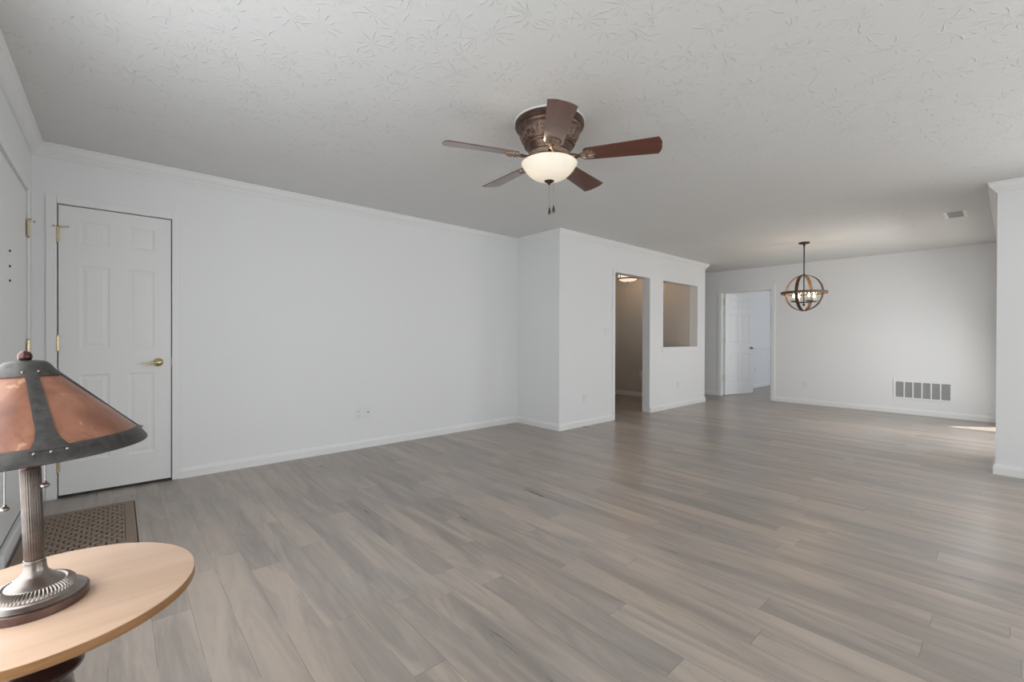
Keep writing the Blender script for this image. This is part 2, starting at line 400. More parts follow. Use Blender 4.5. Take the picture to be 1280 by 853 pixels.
struct(MB().sweep([(0, .89), (.010, .892), (.012, .905), (.006, .915), (0, .918)], [(XW+.2, 3.88), (XEND, 3.88)]).build('trim_3', M['trim']), 'thin white chair rail in the room beyond the far door', 'chair rail')

CP = [(0, 0), (.010, .002), (.016, .012), (.016, .046), (.011, .056), (0, .058)]     # casing (thickness, width)
def casing(name, wall, at, sgn, a0, a1, top, label, wd=.058, parent=None, legs=(1, 1), head=True, sides=None):
    """flat moulded casing around an opening; wall 'x' (face x=at, runs in y) or 'y'"""
    b = MB(); th = .011
    def bx(p0, p1, z0, z1):
        e = .006
        if wall == 'x':
            b.box((at, p0, z0), (at+sgn*th, p1, z1), .004)
        else:
            b.box((p0, at, z0), (p1, at+sgn*th, z1), .004)
    if legs[0]: bx(a0-wd, a0, 0, top+(wd if head else 0))
    if legs[1]: bx(a1, a1+wd, 0, top+(wd if head else 0))
    if head: bx(a0, a1, top, top+wd)
    return struct(b.build(name, M['trim']), label, 'door casing')
tr4 = casing('trim_4', 'y', YL, -1, D1[0]-.006, D1[1]+.004, D1[2]+.006, 'white casing around the closet door', .052)
casing('trim_5', 'x', XF, 1, 3.20, 4.168, 2.058, 'white casing around the front door', .052)
casing('trim_6', 'x', XW, -1, 2.90, 3.80, 2.03, 'white casing around the open far door', .064)
struct(MB().box((5.062, YH-.012, 0), (5.122, YH, 2.075), .004).build('trim_7', M['trim']), 'narrow white strip up the left side of the open doorway', 'door trim')
# door jamb liners
def jamb(name, pts, label):
    b = MB()
    for a, c in pts: b.box(a, c)
    return struct(b.build(name, M['trim']), label, 'door jamb')
jamb('trim_8', [((D1[0]-.02, YL, 0), (D1[0]-.003, YL+T, D1[2]+.003)), ((D1[1]+.003, YL, 0), (D1[1]+.02, YL+T, D1[2]+.003)), ((D1[0]-.02, YL, D1[2]+.004), (D1[1]+.02, YL+T, D1[2]+.02))], 'white jamb lining the closet door opening')
jamb('trim_9', [((XW, 3.785, 0), (XW+.115, 3.80, 2.03)), ((XW, 2.90, 0), (XW+.115, 2.915, 2.03)), ((XW, 2.915, 2.015), (XW+.115, 3.785, 2.03)), ((XW+.05, 2.915, 0), (XW+.062, 2.927, 2.015)), ((XW+.05, 2.927, 2.003), (XW+.062, 3.785, 2.015))], 'white jamb lining the far doorway')
st = MB(); st.box((6.335, YH-.018, .962), (7.61, YHB+.012, .986), .004); st.box((6.36, YH-.011, .905), (7.585, YH, .962), .003)
struct(st.build('trim_10', M['trim']), 'white sill under the square pass-through', 'sill')

# ---------------- doors
def door_mesh(w, h, t, cols, rows, both=True):
    """panelled slab: x 0..w, z 0..h, front face at y=0 looking -y, back at y=t"""
    b = MB(); xs = sorted({0, w, *[c for p in cols for c in p]}); zs = sorted({0, h, *[c for p in rows for c in p]})
    steps = [(0, 0), (.010, .005), (.022, .005), (.040, .001)]
    for face in ((0, 1), (t, -1)) if both else ((0, 1),):
        y0, s = face
        for i in range(len(xs)-1):
            for j in range(len(zs)-1):
                xa, xb, za, zb = xs[i], xs[i+1], zs[j], zs[j+1]
                if (xa, xb) in cols and (za, zb) in rows:
                    rings = []
                    for ins, d in steps: rings.append([(xa+ins, y0+s*d, za+ins), (xb-ins, y0+s*d, za+ins), (xb-ins, y0+s*d, zb-ins), (xa+ins, y0+s*d, zb-ins)])
                    vs = [v for r in rings for v in r]; fs = []
                    for r in range(len(rings)-1):
                        for k in range(4): fs.append((r*4+k, r*4+(k+1) % 4, (r+1)*4+(k+1) % 4, (r+1)*4+k))
                    fs.append(tuple(range(len(vs)-4, len(vs)))); b.add(vs, fs)
                else: b.add([(xa, y0, za), (xb, y0, za), (xb, y0, zb), (xa, y0, zb)], [(0, 1, 2, 3)])
    if not both: b.add([(0, t, 0), (w, t, 0), (w, t, h), (0, t, h)], [(3, 2, 1, 0)])
    b.add([(0, 0, 0), (0, t, 0), (0, t, h), (0, 0, h)], [(0, 1, 2, 3)]); b.add([(w, 0, 0), (w, t, 0), (w, t, h), (w, 0, h)], [(3, 2, 1, 0)])
    b.add([(0, 0, 0), (w, 0, 0), (w, t, 0), (0, t, 0)], [(0, 1, 2, 3)]); b.add([(0, 0, h), (w, 0, h), (w, t, h), (0, t, h)], [(3, 2, 1, 0)])
    return b
def hinge(parent, x, y, z, out, stop=False, hh=.10, along=(1, 0), leaf=.009):
    """barrel hinge at (x, y) centred on z; 'out' points into the room, 'along' across the door"""
    b = MB(); o = Vector((*out, 0)); a = Vector((*along, 0)); c = Vector((x, y, z))+o*.006
    n = 5
    for k in range(n):
        z0 = -hh/2+k*hh/n; b.tube([c+Vector((0, 0, z0+.001)), c+Vector((0, 0, z0+hh/n-.001))], .0065, 10)
    b.sphere(c+Vector((0, 0, hh/2+.003)), .0065, 8); b.sphere(c+Vector((0, 0, -hh/2-.003)), .0065, 8)
    p = c-o*.004
    for sg in (-1, 1):
        q0 = p-Vector((0, 0, hh/2)); q1 = p+a*(sg*leaf)+o*.002+Vector((0, 0, hh/2)); b.box(q0, q1)
    h = b.build('hinge', M['brass'], parent)
    if stop:
        s = MB(); t0 = c+Vector((0, 0, hh/2+.006)); arm = t0+o*.020+a*.052
        s.tube([t0-a*.018+o*.01, t0, t0+o*.008+a*.012, arm], .0035, 8); s.sphere(arm, .0075, 8); s.sphere(t0-a*.020+o*.011, .006, 8)
        s.build('door_stop', M['brass'], h)
    return h
dw = D1[1]-D1[0]-.006
d1 = door_mesh(dw, 2.022, .035, [(.105, .265), (.365, .520)], [(.225, .835), (1.02, 1.61), (1.765, 1.925)])
d1.xf(Matrix.Translation((D1[0]+.003, YL+.004, .020)))
door1 = struct(d1.build('door_1', M['door']), 'closed white six-panel closet door with brass lever', 'door')
for z, s in ((1.832, True), (1.08, False), (.235, False)): hinge(door1, D1[0]-.001, YL-.002, z, (0, -1), s)
k = MB(); rot = Matrix.Translation((.240, YL+.004, .930)) @ Matrix.Rotation(PI/2, 4, 'X')
k.lathe([(.033, 0), (.033, .004), (.027, .012), (.014, .018), (.012, .040), (.016, .046), (.016, .056), (.010, .060), (0, .060)], 24).xf(rot)
hd = k.build('handle', M['brass'], door1)
lv = MB(); lv.tube([(.240, YL-.048, .930), (.215, YL-.050, .928), (.180, YL-.048, .921), (.152, YL-.046, .921), (.140, YL-.045, .925)], [.010, .010, .008, .007, .005], 10)
lv.build('lever', M['brass'], hd)
sp = MB(); sp.box((D1[1]+.0005, YL-.003, .90), (D1[1]+.006, YL+.02, .965)); sp.build('strike_plate', M['brass'], tr4)
sp = MB(); sp.box((D1[0]+.003, YL+.006, .002), (D1[1]-.003, YL+.034, .020)); sp.build('dark_gap_strip', M['rubber_and_gap_shade'], door1)  # dark strip standing in for the shade in the gap below the door

# front door (opens inward; hinges next to the corner)
d2 = door_mesh(.935, 1.955, .045, [(.13, .43), (.53, .83)], [], both=False)
d2.xf(Matrix.Translation((XF-.002, 3.218, .09)) @ Matrix.Rotation(PI/2, 4, 'Z') )
door2 = struct(d2.build('door_2', M['door']), 'white front door at the far left edge with brass hinges', 'door')
for z, s in ((1.815, True), (1.053, False), (.30, False)): hinge(door2, XF+.002, 4.158, z, (1, 0), s, along=(0, 1), leaf=.024)
for z in (1.585, 1.503, 1.426):
    q = MB(); q.tube([(XF-.003, 3.56, z), (XF+.004, 3.56, z)], .006, 8); q.build('screw', M['rubber_and_gap_shade'], door2)
q = MB(); q.box((XF-T, 3.212, 0), (XF+.022, 4.158, .075), .004); q.build('threshold', M['alu'], door2)
q = MB(); q.box((XF-.04, 3.216, .075), (XF-.004, 4.156, .092)); q.build('dark_gap_strip', M['rubber_and_gap_shade'], door2)  # dark sweep strip above the threshold

# far door, swung open into the next room
d3 = door_mesh(.855, 2.00, .035, [(.12, .375), (.48, .735)], [(.22, .81), (1.02, 1.59), (1.70, 1.88)])
d3.xf(Matrix.Translation((8.972, 3.778, .012)) @ Matrix.Rotation(math.radians(-14.5), 4, 'Z') @ Matrix.Translation((0, -.035, 0)))
door3 = struct(d3.build('door_3', M['door']), 'white six-panel door standing open beyond the far wall', 'door')
for z in (1.85, 1.075, .347): hinge(door3, 8.955, 3.777, z, (-.5, -.86), False, along=(.2, 0))
R3 = Matrix.Translation((8.972, 3.778, .012)) @ Matrix.Rotation(math.radians(-14.5), 4, 'Z')
k = MB(); k.lathe([(.032, 0), (.032, .005), (.013, .012), (.011, .030), (.024, .040), (.027, .052), (.022, .064), (0, .068)], 20)
k.xf(R3 @ Matrix.Translation((.79, -.035, .925)) @ Matrix.Rotation(PI/2, 4, 'X')); k.build('knob', M['nickel'], door3)

# unseen windows that let the daylight in; those behind and beside the viewpoint are added
def win(name, wall, at0, at1, a0, a1, z0, z1, label, bars=1):
    f = MB(); g = MB(); m = (at0+at1)/2
    def bx(p, q, za, zb):
        if wall == 'x': f.box((at0, p, za), (at1, q, zb))
        else: f.box((p, at0, za), (q, at1, zb))
    bx(a0, a0+.04, z0, z1); bx(a1-.04, a1, z0, z1); bx(a0+.04, a1-.04, z0, z0+.04); bx(a0+.04, a1-.04, z1-.04, z1)
    for i in range(1, bars+1):
        c = a0+(a1-a0)*i/(bars+1); bx(c-.02, c+.02, z0+.04, z1-.04)
    o = struct(f.build(name, M['trim']), label, 'window')
    if wall == 'x': g.box((m-.003, a0+.04, z0+.04), (m+.003, a1-.04, z1-.04))
    else: g.box((a0+.04, m-.003, z0+.04), (a1-.04, m+.003, z1-.04))
    g.build('pane', M['glass'], o)
win('added_window_1', 'x', XF-T, XF-.06, -1.32, -.38, .53, 2.07, 'added white framed front window beside the viewpoint', 0)
win('added_window_2', 'y', YB-T, YB-.06, 1.2, 3.2, .33, 1.72, 'added wide white framed window behind the viewpoint', 2)
win('added_window_6', 'x', XF-T, XF-.06, .52, 2.48, .53, 2.0, 'added white framed front window beside the round side table', 1)
win('added_window_7', 'x', XR+.06, XR+T, -2.07, -.53, .43, 1.87, 'added white framed side window beyond the right edge of the photo', 1)
win('window_3', 'y', YR-T, YR-.06, 6.30, 7.92, 0, 2.05, 'glazed patio door hidden behind the right wall end', 1)
win('window_4', 'y', YR-T, YR-.06, 8.00, 8.58, 0, 2.05, 'narrow sidelight next to the patio door', 0)
win('window_5', 'y', YR-T, YR-.06, 10.4, 12.4, .6, 2.05, 'bedroom window beyond the far wall', 1)

# ------------------------------------------------------------------ ceiling fan
FC = (1.968, 1.876)
fan = tag(empty('ceiling_fan', (*FC, H)), 'five-blade bronze ceiling fan with lit bowl light, flush on the ceiling', 'ceiling fan')
z = lambda v: v-H
MB().lathe([(.2135, z(2.44)), (.2135, z(2.437)), (.210, z(2.434)), (.20, z(2.434))], 56).build('ceiling_ring', M['trim'], fan)
housing = MB().lathe([(.205, z(2.433)), (.209, z(2.428)), (.209, z(2.412)), (.205, z(2.408)), (.205, z(2.402)), (.200, z(2.397)), (.196, z(2.396)), (.194, z(2.388)), (.188, z(2.382)), (.188, z(2.377)),
    (.182, z(2.370)), (.172, z(2.345)), (.160, z(2.318)), (.150, z(2.303)), (.153, z(2.298)), (.150, z(2.291)), (.138, z(2.286)), (.134, z(2.272)), (.126, z(2.264)), (.122, z(2.252))], 64).build('motor_housing', M['bronze'], fan)
sw = MB()
def on_cone(a, s):      # s 0..1 up the ornate band
    zz = 2.303+(2.372-2.303)*s; r = .151+(.183-.151)*s
    return Vector((r*math.cos(a), r*math.sin(a), z(zz)))
NS = 9
def curl(ac, sc, rad0, sg, turns, r0, r1, th0):
    hw_ = PI/NS; pts = []
    for k in range(17):
        t = k/16; th = th0+t*2*PI*turns; rad = rad0*(1-t*.8)
        pts.append(on_cone(ac+sg*hw_*.95*rad*math.cos(th), sc+rad*math.sin(th)))
    sw.tube(pts, [r0+(r1-r0)*k/16 for k in range(17)], 6)
for i in range(NS):
    a0 = 2*PI*i/NS; hw_ = PI/NS
    for sg in (-1, 1):
        curl(a0+sg*hw_*.48, .56, .34, sg, 1.25, .0062, .0036, -PI*.6)
        curl(a0+sg*hw_*.80, .26, .20, -sg, 1.1, .0048, .003, PI*.3)
        curl(a0+sg*hw_*.86, .82, .15, sg, 1.0, .0040, .0028, PI*.9)
        sw.tube([on_cone(a0+sg*hw_*.05, .06), on_cone(a0+sg*hw_*.22, .14), on_cone(a0+sg*hw_*.40, .10), on_cone(a0+sg*hw_*.62, .05)], [.003, .0055, .005, .003], 6)
    sw.tube([on_cone(a0, .30), on_cone(a0, .52), on_cone(a0, .74), on_cone(a0, .95)], [.003, .0065, .0075, .003], 6)
for q in range(60):
    sw.sphere(on_cone(2*PI*q/60, .995), .0036, 6); sw.sphere(on_cone(2*PI*q/60, .0), .0032, 6)
sw.build('scrollwork', M['bronze_mid'], housing)
MB().lathe([(.100, z(2.252)), (.118, z(2.250)), (.124, z(2.246)), (.124, z(2.222)), (.118, z(2.216)), (.135, z(2.210)), (.138, z(2.204)), (.105, z(2.200))], 48,
           rmod=lambda i, k, r: r*(1+.015*(k % 2)) if 2 <= i <= 3 else r).build('hub', M['bronze_light'], fan)
ZB = 2.222
PIT = math.radians(13)
def blade_poly():
    pts = []; L0, L1 = .205, .655
    edge = []
    for k in range(9):
        t = k/8; x = L0+.02+(L1-.035-L0-.02)*t; edge.append((x, .054+.019*t))
    tip = [(L1-.026, .0735), (L1-.021, .074), (L1-.010, .052), (L1-.003, .028)]
    root = [(L0, .030), (L0+.008, .048)]
    up = root+edge+tip; return up+[(x, -y) for x, y in reversed(up)]
blade = None
for k in range(5):
    az = math.radians(13.6+72*k-.5)
    m = Matrix.Rotation(az, 4, 'Z') @ Matrix.Translation((0, 0, z(ZB))) @ Matrix.Rotation(-PIT, 4, 'X')
    iron = MB()
    iron.tube([(.110, 0, 0), (.150, .012, -.010), (.175, 0, -.006), (.200, -.006, -.004), (.225, 0, -.006)], [.012, .009, .010, .009, .012], 8)
    iron.tube([(.120, -.014, .002), (.150, -.018, -.004), (.172, -.006, -.004)], [.008, .006, .007], 8)
    iron.xf(m); ib = iron.build('blade_iron', M['bronze'], fan)
    sh = MB(); n = 44; vs = [(.212, 0, -.012)]; fs = []
    rings = 5
    for j in range(1, rings+1):
        for q in range(n):
            a = 2*PI*q/n; lob = abs(math.cos(a*4.5)); rr = (.030+.010*lob*(j/rings))*j/rings
            vs.append((.232+rr*math.cos(a)*1.15*1.0, rr*math.sin(a)*1.15, -.006-.010*lob*math.sin(PI*min(1, j/rings*.9))-.002))
    vs[0] = (.232, 0, -.012)
    for q in range(n): fs.append((0, 1+q, 1+(q+1) % n))
    for j in range(rings-1):
        for q in range(n): fs.append((1+j*n+q, 1+(j+1)*n+q, 1+(j+1)*n+(q+1) % n, 1+j*n+(q+1) % n))
    o0 = len(vs)
    for q in range(n):
        v = vs[1+(rings-1)*n+q]; vs.append((v[0], v[1], .0))
    for q in range(n): fs.append((1+(rings-1)*n+q, o0+q, o0+(q+1) % n, 1+(rings-1)*n+(q+1) % n))
    fs.append(tuple(o0+q for q in range(n)))
    sh.add(vs, fs, True).xf(m); sh.build('shell_medallion', M['bronze_light'], ib)
    bl = MB().prism(blade_poly(), 0, .006)
    o = bl.build('blade', M['mahogany'], fan); o.matrix_local = m
MB().lathe([(0, z(2.204)), (.072, z(2.204)), (.076, z(2.198)), (.076, z(2.186)), (.066, z(2.176)), (.02, z(2.172)), (.012, z(2.168)), (.010, z(2.090)), (0, z(2.090))], 40).build('light_kit', M['bronze'], fan)
bp = [(.166, 2.192), (.170, 2.188), (.167, 2.181), (.158, 2.168), (.146, 2.150), (.126, 2.127), (.100, 2.107), (.070, 2.093), (.036, 2.085), (.012, 2.083)]
bw = MB().lathe([(r, z(a)) for r, a in bp]+[(max(.011, r-.004), z(a)+.0035) for r, a in reversed(bp)], 56, cap=False)
bowl = bw.build('light_bowl', M['bowl'], fan)
MB().lathe([(0, z(2.094)), (.030, z(2.090)), (.032, z(2.086)), (.024, z(2.078)), (.012, z(2.072)), (.008, z(2.066)), (.003, z(2.060)), (0, z(2.060))], 24).build('finial', M['bronze'], fan)
rtv = Vector((.747, -.665, 0))
for dx, zb in ((.002, 1.890), (.027, 1.902)):
    p = rtv*dx; c = MB()
    c.tube([(p.x, p.y, z(2.075)), (p.x, p.y, z(zb+.03))], .0012, 6)
    for q in range(22): c.sphere((p.x, p.y, z(2.07)-q*.0075), .0021, 6)
    ch = c.build('pull_chain', M['nickel'], fan)
    d = MB().lathe([(.002, z(zb+.034)), (.005, z(zb+.030)), (.0045, z(zb+.022)), (.0085, z(zb+.008)), (.0095, z(zb)), (.007, z(zb-.007)), (0, z(zb-.011))], 14, c=(p.x, p.y)); d.build('pull_fob', M['cherry'], ch)
for k, e in ((0, .95), (1, .25)):
    p = rtv*(-.082 if k == 0 else .07)+Vector((-.665, -.747, 0))*.03
    point('fan_bulb_light', fan, (p.x, p.y, z(2.152)), e, (1, .80, .54), .024)

# ------------------------------------------------------------------ globe chandelier
CC = (7.005, 1.885); ZC = 1.752
ch = tag(empty('chandelier', (*CC, H)), 'globe chandelier of brown wooden bands hanging in the dining area', 'chandelier')
MB().lathe([(.064, 0), (.066, -.006), (.060, -.018), (.016, -.022), (.012, -.045), (0, -.045)], 32).build('canopy', M['black_metal'], ch)
MB().tube([(0, 0, -.02), (0, 0, z(1.60))], .0075, 10).sphere((0, 0, z(1.59)), .016).sphere((0, 0, z(2.00)), .016).sphere((0, 0, -.06), .011).build('rod', M['black_metal'], ch)
def band(r, wd, th, seg=64):
    b = MB(); vs = []; fs = []
    for k in range(seg):
        a = 2*PI*k/seg
        for rr, s in ((r, -1), (r, 1), (r-th, 1), (r-th, -1)): vs.append((rr*math.cos(a), s*wd/2, rr*math.sin(a)))
    for k in range(seg):
        k2 = (k+1) % seg
        for j in range(4): fs.append((k*4+j, k*4+(j+1) % 4, k2*4+(j+1) % 4, k2*4+j))
    return b.add(vs, fs, True)
view = math.atan2(CC[1], CC[0])
for k, r in ((0, .250), (1, .243)):
    band(r, .040, .007).xf(Matrix.Translation((0, 0, z(ZC))) @ Matrix.Rotation(view+PI+math.radians(-20+k*81), 4, 'Z')).build('hoop', M['barn'], ch)
band(.272, .034, .006).xf(Matrix.Translation((0, 0, z(ZC))) @ Matrix.Rotation(PI/2, 4, 'X')).build('ring', M['barn_grey'], ch)
for k in range(4):
    a = view+PI+math.radians(26)+k*PI/2; d = Vector((math.cos(a), math.sin(a), 0)); e = d*.130
    am = MB(); am.tube([(0, 0, z(1.625)), tuple(d*.06+Vector((0, 0, z(1.62)))), tuple(e+Vector((0, 0, z(1.632))))], .006, 8)
    am.lathe([(.012, z(1.626)), (.040, z(1.634)), (.042, z(1.642)), (.012, z(1.644))], 20, c=(e.x, e.y)); arm = am.build('arm', M['black_metal'], ch)
    MB().lathe([(.012, z(1.644)), (.012, z(1.685)), (.006, z(1.687))], 14, c=(e.x, e.y)).build('candle_sleeve', M['candle'], arm)
    MB().lathe([(.004, z(1.686)), (.012, z(1.698)), (.014, z(1.710)), (.009, z(1.728)), (.002, z(1.745)), (0, z(1.745))], 14, c=(e.x, e.y)).build('bulb', M['bulb'], arm)
    MB().lathe([(.040, z(1.645)), (.040, z(1.762)), (.0385, z(1.762)), (.0385, z(1.645))], 24, c=(e.x, e.y), cap=False).build('glass_shade', M['glass'], arm)
    point('chandelier_bulb_light', ch, (e.x, e.y, z(1.775)), 1.1, (1, .70, .42), .02)

# ------------------------------------------------------------------ kitchen ceiling light
KC = (6.86, 4.585); KR = .172
kl = tag(empty('ceiling_light', (*KC, H)), 'drum ceiling light with lit glass panels glimpsed through the doorway', 'ceiling light')
MB().lathe([(.085, 0), (.085, -.018), (.02, -.024), (.014, -.05), (.014, z(2.295)), (0, z(2.295))], 28).build('mount', M['bronze_dark'], kl)
MB().lathe([(KR-.006, z(2.300)), (KR-.006, z(2.190)), (KR-.02, z(2.170)), (KR-.07, z(2.149)), (.04, z(2.139)), (0, z(2.138))], 48, cap=False).build('glass_drum', M['panel_glow'], kl)
MB().lathe([(KR-.006, z(2.310)), (KR+.004, z(2.310)), (KR+.004, z(2.293)), (KR-.006, z(2.293))], 48, cap=False).lathe([(KR-.008, z(2.201)), (KR+.006, z(2.201)), (KR+.006, z(2.181)), (KR-.012, z(2.181))], 48, cap=False).build('frame', M['bronze_dark'], kl)
for k in range(6):
    a = 2*PI*k/6+.75; q = MB().box((KR-.006, -.006, z(2.295)), (KR+.003, .006, z(2.195))); q.xf(Matrix.Rotation(a, 4, 'Z')); q.build('strut', M['bronze_dark'], kl)
MB().lathe([(0, z(2.141)), (.018, z(2.139)), (.013, z(2.129)), (0, z(2.121))], 16).build('finial', M['bronze_dark'], kl)
for k in range(3):
    q = MB().tube([(0, 0, z(2.325)), ((KR-.003)*math.cos(2*PI*k/3+.75), (KR-.003)*math.sin(2*PI*k/3+.75), z(2.303))], .005, 8); q.build('arm', M['bronze_dark'], kl)
for k in range(3):
    a = 2*PI*k/3+1; MB().sphere((.08*math.cos(a), .08*math.sin(a), z(2.235)), .026, 12).build('bulb', M['bulb'], kl)
    point('kitchen_bulb_light', kl, (.08*math.cos(a), .08*math.sin(a), z(2.290)), 7.0, (1, .74, .50), .03)

# ------------------------------------------------------------------ side table and lamp
TC = (-.103, 1.301); TZ = .600
tb = tag(empty('side_table', (*TC, 0)), 'round side table with pale wood top and dark glossy pedestal', 'side table')
TR = .242
MB().lathe([(0, TZ), (TR-.003, TZ), (TR-.0008, TZ-.0008), (TR-.0008, TZ-.002), (0, TZ-.002)], 96).build('tabletop', M['maple'], tb)
MB().lathe([(0, TZ-.002), (TR, TZ-.002), (TR, TZ-.019), (TR-.004, TZ-.022), (0, TZ-.022)], 96).build('edge_band', M['maple_edge'], tb)
PO = (-.0105, .0093)
MB().lathe([(0, TZ-.022), (.100, TZ-.022), (.100, TZ-.030), (.030, TZ-.034)], 32, c=PO).lathe([(.030, TZ-.034), (.024, TZ-.060), (.026, TZ-.120), (.040, TZ-.134), (.060, TZ-.141), (.064, TZ-.146), (.063, TZ-.152), (.052, TZ-.160), (.045, TZ-.172), (.047, TZ-.195), (.055, TZ-.23), (.058, TZ-.27), (.050, TZ-.31), (.036, TZ-.36), (.036, TZ-.42), (.050, TZ-.46), (.054, TZ-.48), (.045, TZ-.505), (.045, TZ-.52), (0, TZ-.52)], 48, c=PO).build('pedestal', M['cherry'], tb)
for k in range(3):
    a = 2*PI*k/3+.4; d = Vector((math.cos(a), math.sin(a), 0)); q = MB()
    q.tube([tuple(d*r+Vector((*PO, zz))) for r, zz in ((.02, .115), (.07, .112), (.12, .085), (.165, .045), (.195, .024), (.215, .020))], [.022, .022, .020, .018, .019, .020], 12)
    q.build('leg', M['cherry'], tb)

LC = Vector((-.121, 1.283, TZ+.0002))
lp = tag(empty('table_lamp', LC), 'table lamp with amber mica cone shade on the round side table', 'table lamp')
RB = .079
base_o = MB().lathe([(0, 0), (RB-.002, 0), (RB, .002), (RB, .016), (RB-.002, .018), (RB-.006, .0195), (0, .0195)], 72).build('base', M['pewter_dark'], lp)
MB().lathe([(RB-.004, .0195), (RB-.008, .022), (RB-.016, .0245), (RB-.018, .028), (RB-.020, .029)], 72, cap=False).build('rim_ring', M['pewter'], base_o)
sg = 60*4
def gad(i, k, r):
    return r
gd = MB(); prof = [(RB-.020, .029), (RB-.022, .034), (RB-.028, .039), (RB-.034, .042), (RB-.036, .0415)]
vs = []; fs = []
for i, (r, zz) in enumerate(prof):
    t = i/(len(prof)-1)
    for k in range(sg):
        a = 2*PI*k/sg+t*.10; am = math.sin(PI*min(1, max(0, t)))*.0028; bmp = abs(math.sin((a-t*.10)*30))
        vs.append(((r+am*bmp)*math.cos(a), (r+am*bmp)*math.sin(a), zz+am*bmp))
for i in range(len(prof)-1):
    for k in range(sg): fs.append((i*sg+k, i*sg+(k+1) % sg, (i+1)*sg+(k+1) % sg, (i+1)*sg+k))
gd.add(vs, fs, True).build('gadroon_ring', M['pewter'], base_o)
MB().lathe([(RB-.036, .0415), (RB-.038, .044), (RB-.044, .0475), (.030, .0535), (.024, .058), (.0185, .065), (.0165, .074), (.0160, .082)], 64).build('dome', M['pewter'], base_o)
# everything above leans a little towards the front wall
LEAN = Matrix.Translation((0, 0, .07)) @ Matrix.Rotation(math.radians(2.6), 4, Vector((.665, .747, 0)).normalized()*-1) @ Matrix.Translation((0, 0, -.07))
MB().lathe([(.0165, .080), (.0165, .0835), (.0150, .084), (.0150, .087), (.0160, .0875), (.0160, .090), (.0138, .091)], 48).xf(LEAN).build('collar', M['pewter'], lp)
nf = 26; seg = nf*6
def reed(i, k, r): return r*(1+.045*abs(math.sin(PI*k/6))) if 0 < i < 3 else r
MB().lathe([(.0135, .090), (.0142, .092), (.0146, .268), (.0136, .270)], seg, rmod=reed).xf(LEAN).build('column', M['column'], lp)
MB().lathe([(.0145, .269), (.0155, .271), (.0155, .275), (.0175, .279), (.0215, .285), (.0220, .289), (.0180, .292), (.010, .295), (.006, .300), (.005, .480), (0, .480)], 40).xf(LEAN).build('upper_cap', M['finial'], lp)
# shade: lathe surface with mica panels, dark straps, rim and cap
ZS = [(.041, .460), (.1665, .324)]       # cone from cap skirt to rim
shade_top = .458
def cone_r(zz): t = (ZS[0][1]-zz)/(ZS[0][1]-ZS[1][1]); return ZS[0][0]+(ZS[1][0]-ZS[0][0])*t
shade = MB().lathe([(ZS[0][0]-.002, ZS[0][1]), (cone_r(.42)-.0015, .42), (cone_r(.38)-.0005, .38), (ZS[1][0], ZS[1][1]), (ZS[1][0]-.003, ZS[1][1]), (cone_r(.40)-.004, .40), (ZS[0][0]-.005, ZS[0][1])], 96, cap=False).xf(LEAN).build('shade', M['mica'], lp)
SA0 = math.radians(-75.5); NST = 4
def strap_piece(a0, w0, w1, z0, z1, lift, th, n=8, flare=0):
    """patch hugging the cone: half-width w0 at z0 (lower) to w1 at z1 (upper)"""
    vs = []; fs = []; m = 8
    for s in range(2):
        for i in range(n+1):
            zz = z0+(z1-z0)*i/n; hw_ = w0+(w1-w0)*i/n
            if flare and i < 2: hw_ += flare*(1-i/2)**2
            r = cone_r(zz)+lift-(th if s else 0)
            for j in range(m+1):
                a = a0+hw_*(2*j/m-1)/r; vs.append((r*math.cos(a), r*math.sin(a), zz+(lift-(th if s else 0))*.7))
    N = (n+1)*(m+1)
    for i in range(n):
        for j in range(m):
            q = i*(m+1)+j; fs.append((q, q+1, q+m+2, q+m+1)); fs.append((N+q, N+q+m+1, N+q+m+2, N+q+1))
    for i in range(n):
        for j in (0, m):
            q = i*(m+1)+j; fs.append((q, q+m+1, N+q+m+1, N+q))
    for j in range(m):
        for i in (0, n):
            q = i*(m+1)+j; fs.append((q, N+q, N+q+1, q+1))
    return MB().add(vs, fs, True)
for k in range(NST):
    a = SA0+2*PI*k/NST
    s = strap_piece(a, .0135, .0085, .323, .461, .0022, .002, flare=.014).xf(LEAN).build('strap', M['lamp_strap'], shade)
    for da, zz in ((-.021, .3200), (.0, .3195), (.021, .3200), (-.011, .459), (.011, .459)):
        r = cone_r(zz)+(.0026 if zz > .4 else .0036); aa = a+da/r
        c = Vector((r*math.cos(aa), r*math.sin(aa), zz+.0015))
        MB().sphere(c, .0026, 8).xf(LEAN).build('rivet', M['pewter'], s)
MB().lathe([(.1625, .3295), (.1690, .3245), (.1735, .317), (.1780, .310), (.1805, .306), (.1810, .3025), (.1795, .3005), (.1765, .3025), (.170, .316), (.160, .327)], 96, cap=False).xf(LEAN).build('shade_rim', M['lamp_strap'], shade)
MB().lathe([(.050, .4525), (.0445, .4600), (.040, .466), (.036, .4725), (.031, .4785), (.024, .4815), (.012, .483), (0, .483)], 64).xf(LEAN).build('shade_cap', M['lamp_strap'], shade)
MB().lathe([(.006, .482), (.0085, .484), (.0104, .488), (.0106, .4915), (.0092, .4965), (.006, .500), (.0025, .5015), (0, .502)], 24).xf(LEAN).build('finial', M['finial'], lp)
for (ox, oy), zb in (((-.036, .012), .196), ((.041, .010), .243)):
    d = rtv*ox+Vector((.665, .747, 0))*(-oy); d = rtv*(ox-.010)+Vector((-.665, -.747, 0))*oy
    c = MB(); zz = .335
    c.tube([(d.x, d.y, .34), (d.x, d.y, zb)], .0007, 6)
    n = int((zz-zb)/.0036)
    for q in range(n): c.sphere((d.x, d.y, zz-q*.0036), .0017, 6)
    cc = c.build('pull_chain', M['nickel'], lp)
    MB().sphere((d.x, d.y, zb-.004), .0068, 14, (1, 1, .82)).sphere((d.x, d.y, zb+.0025), .003, 8).build('pull_ball', M['pewter'], cc)

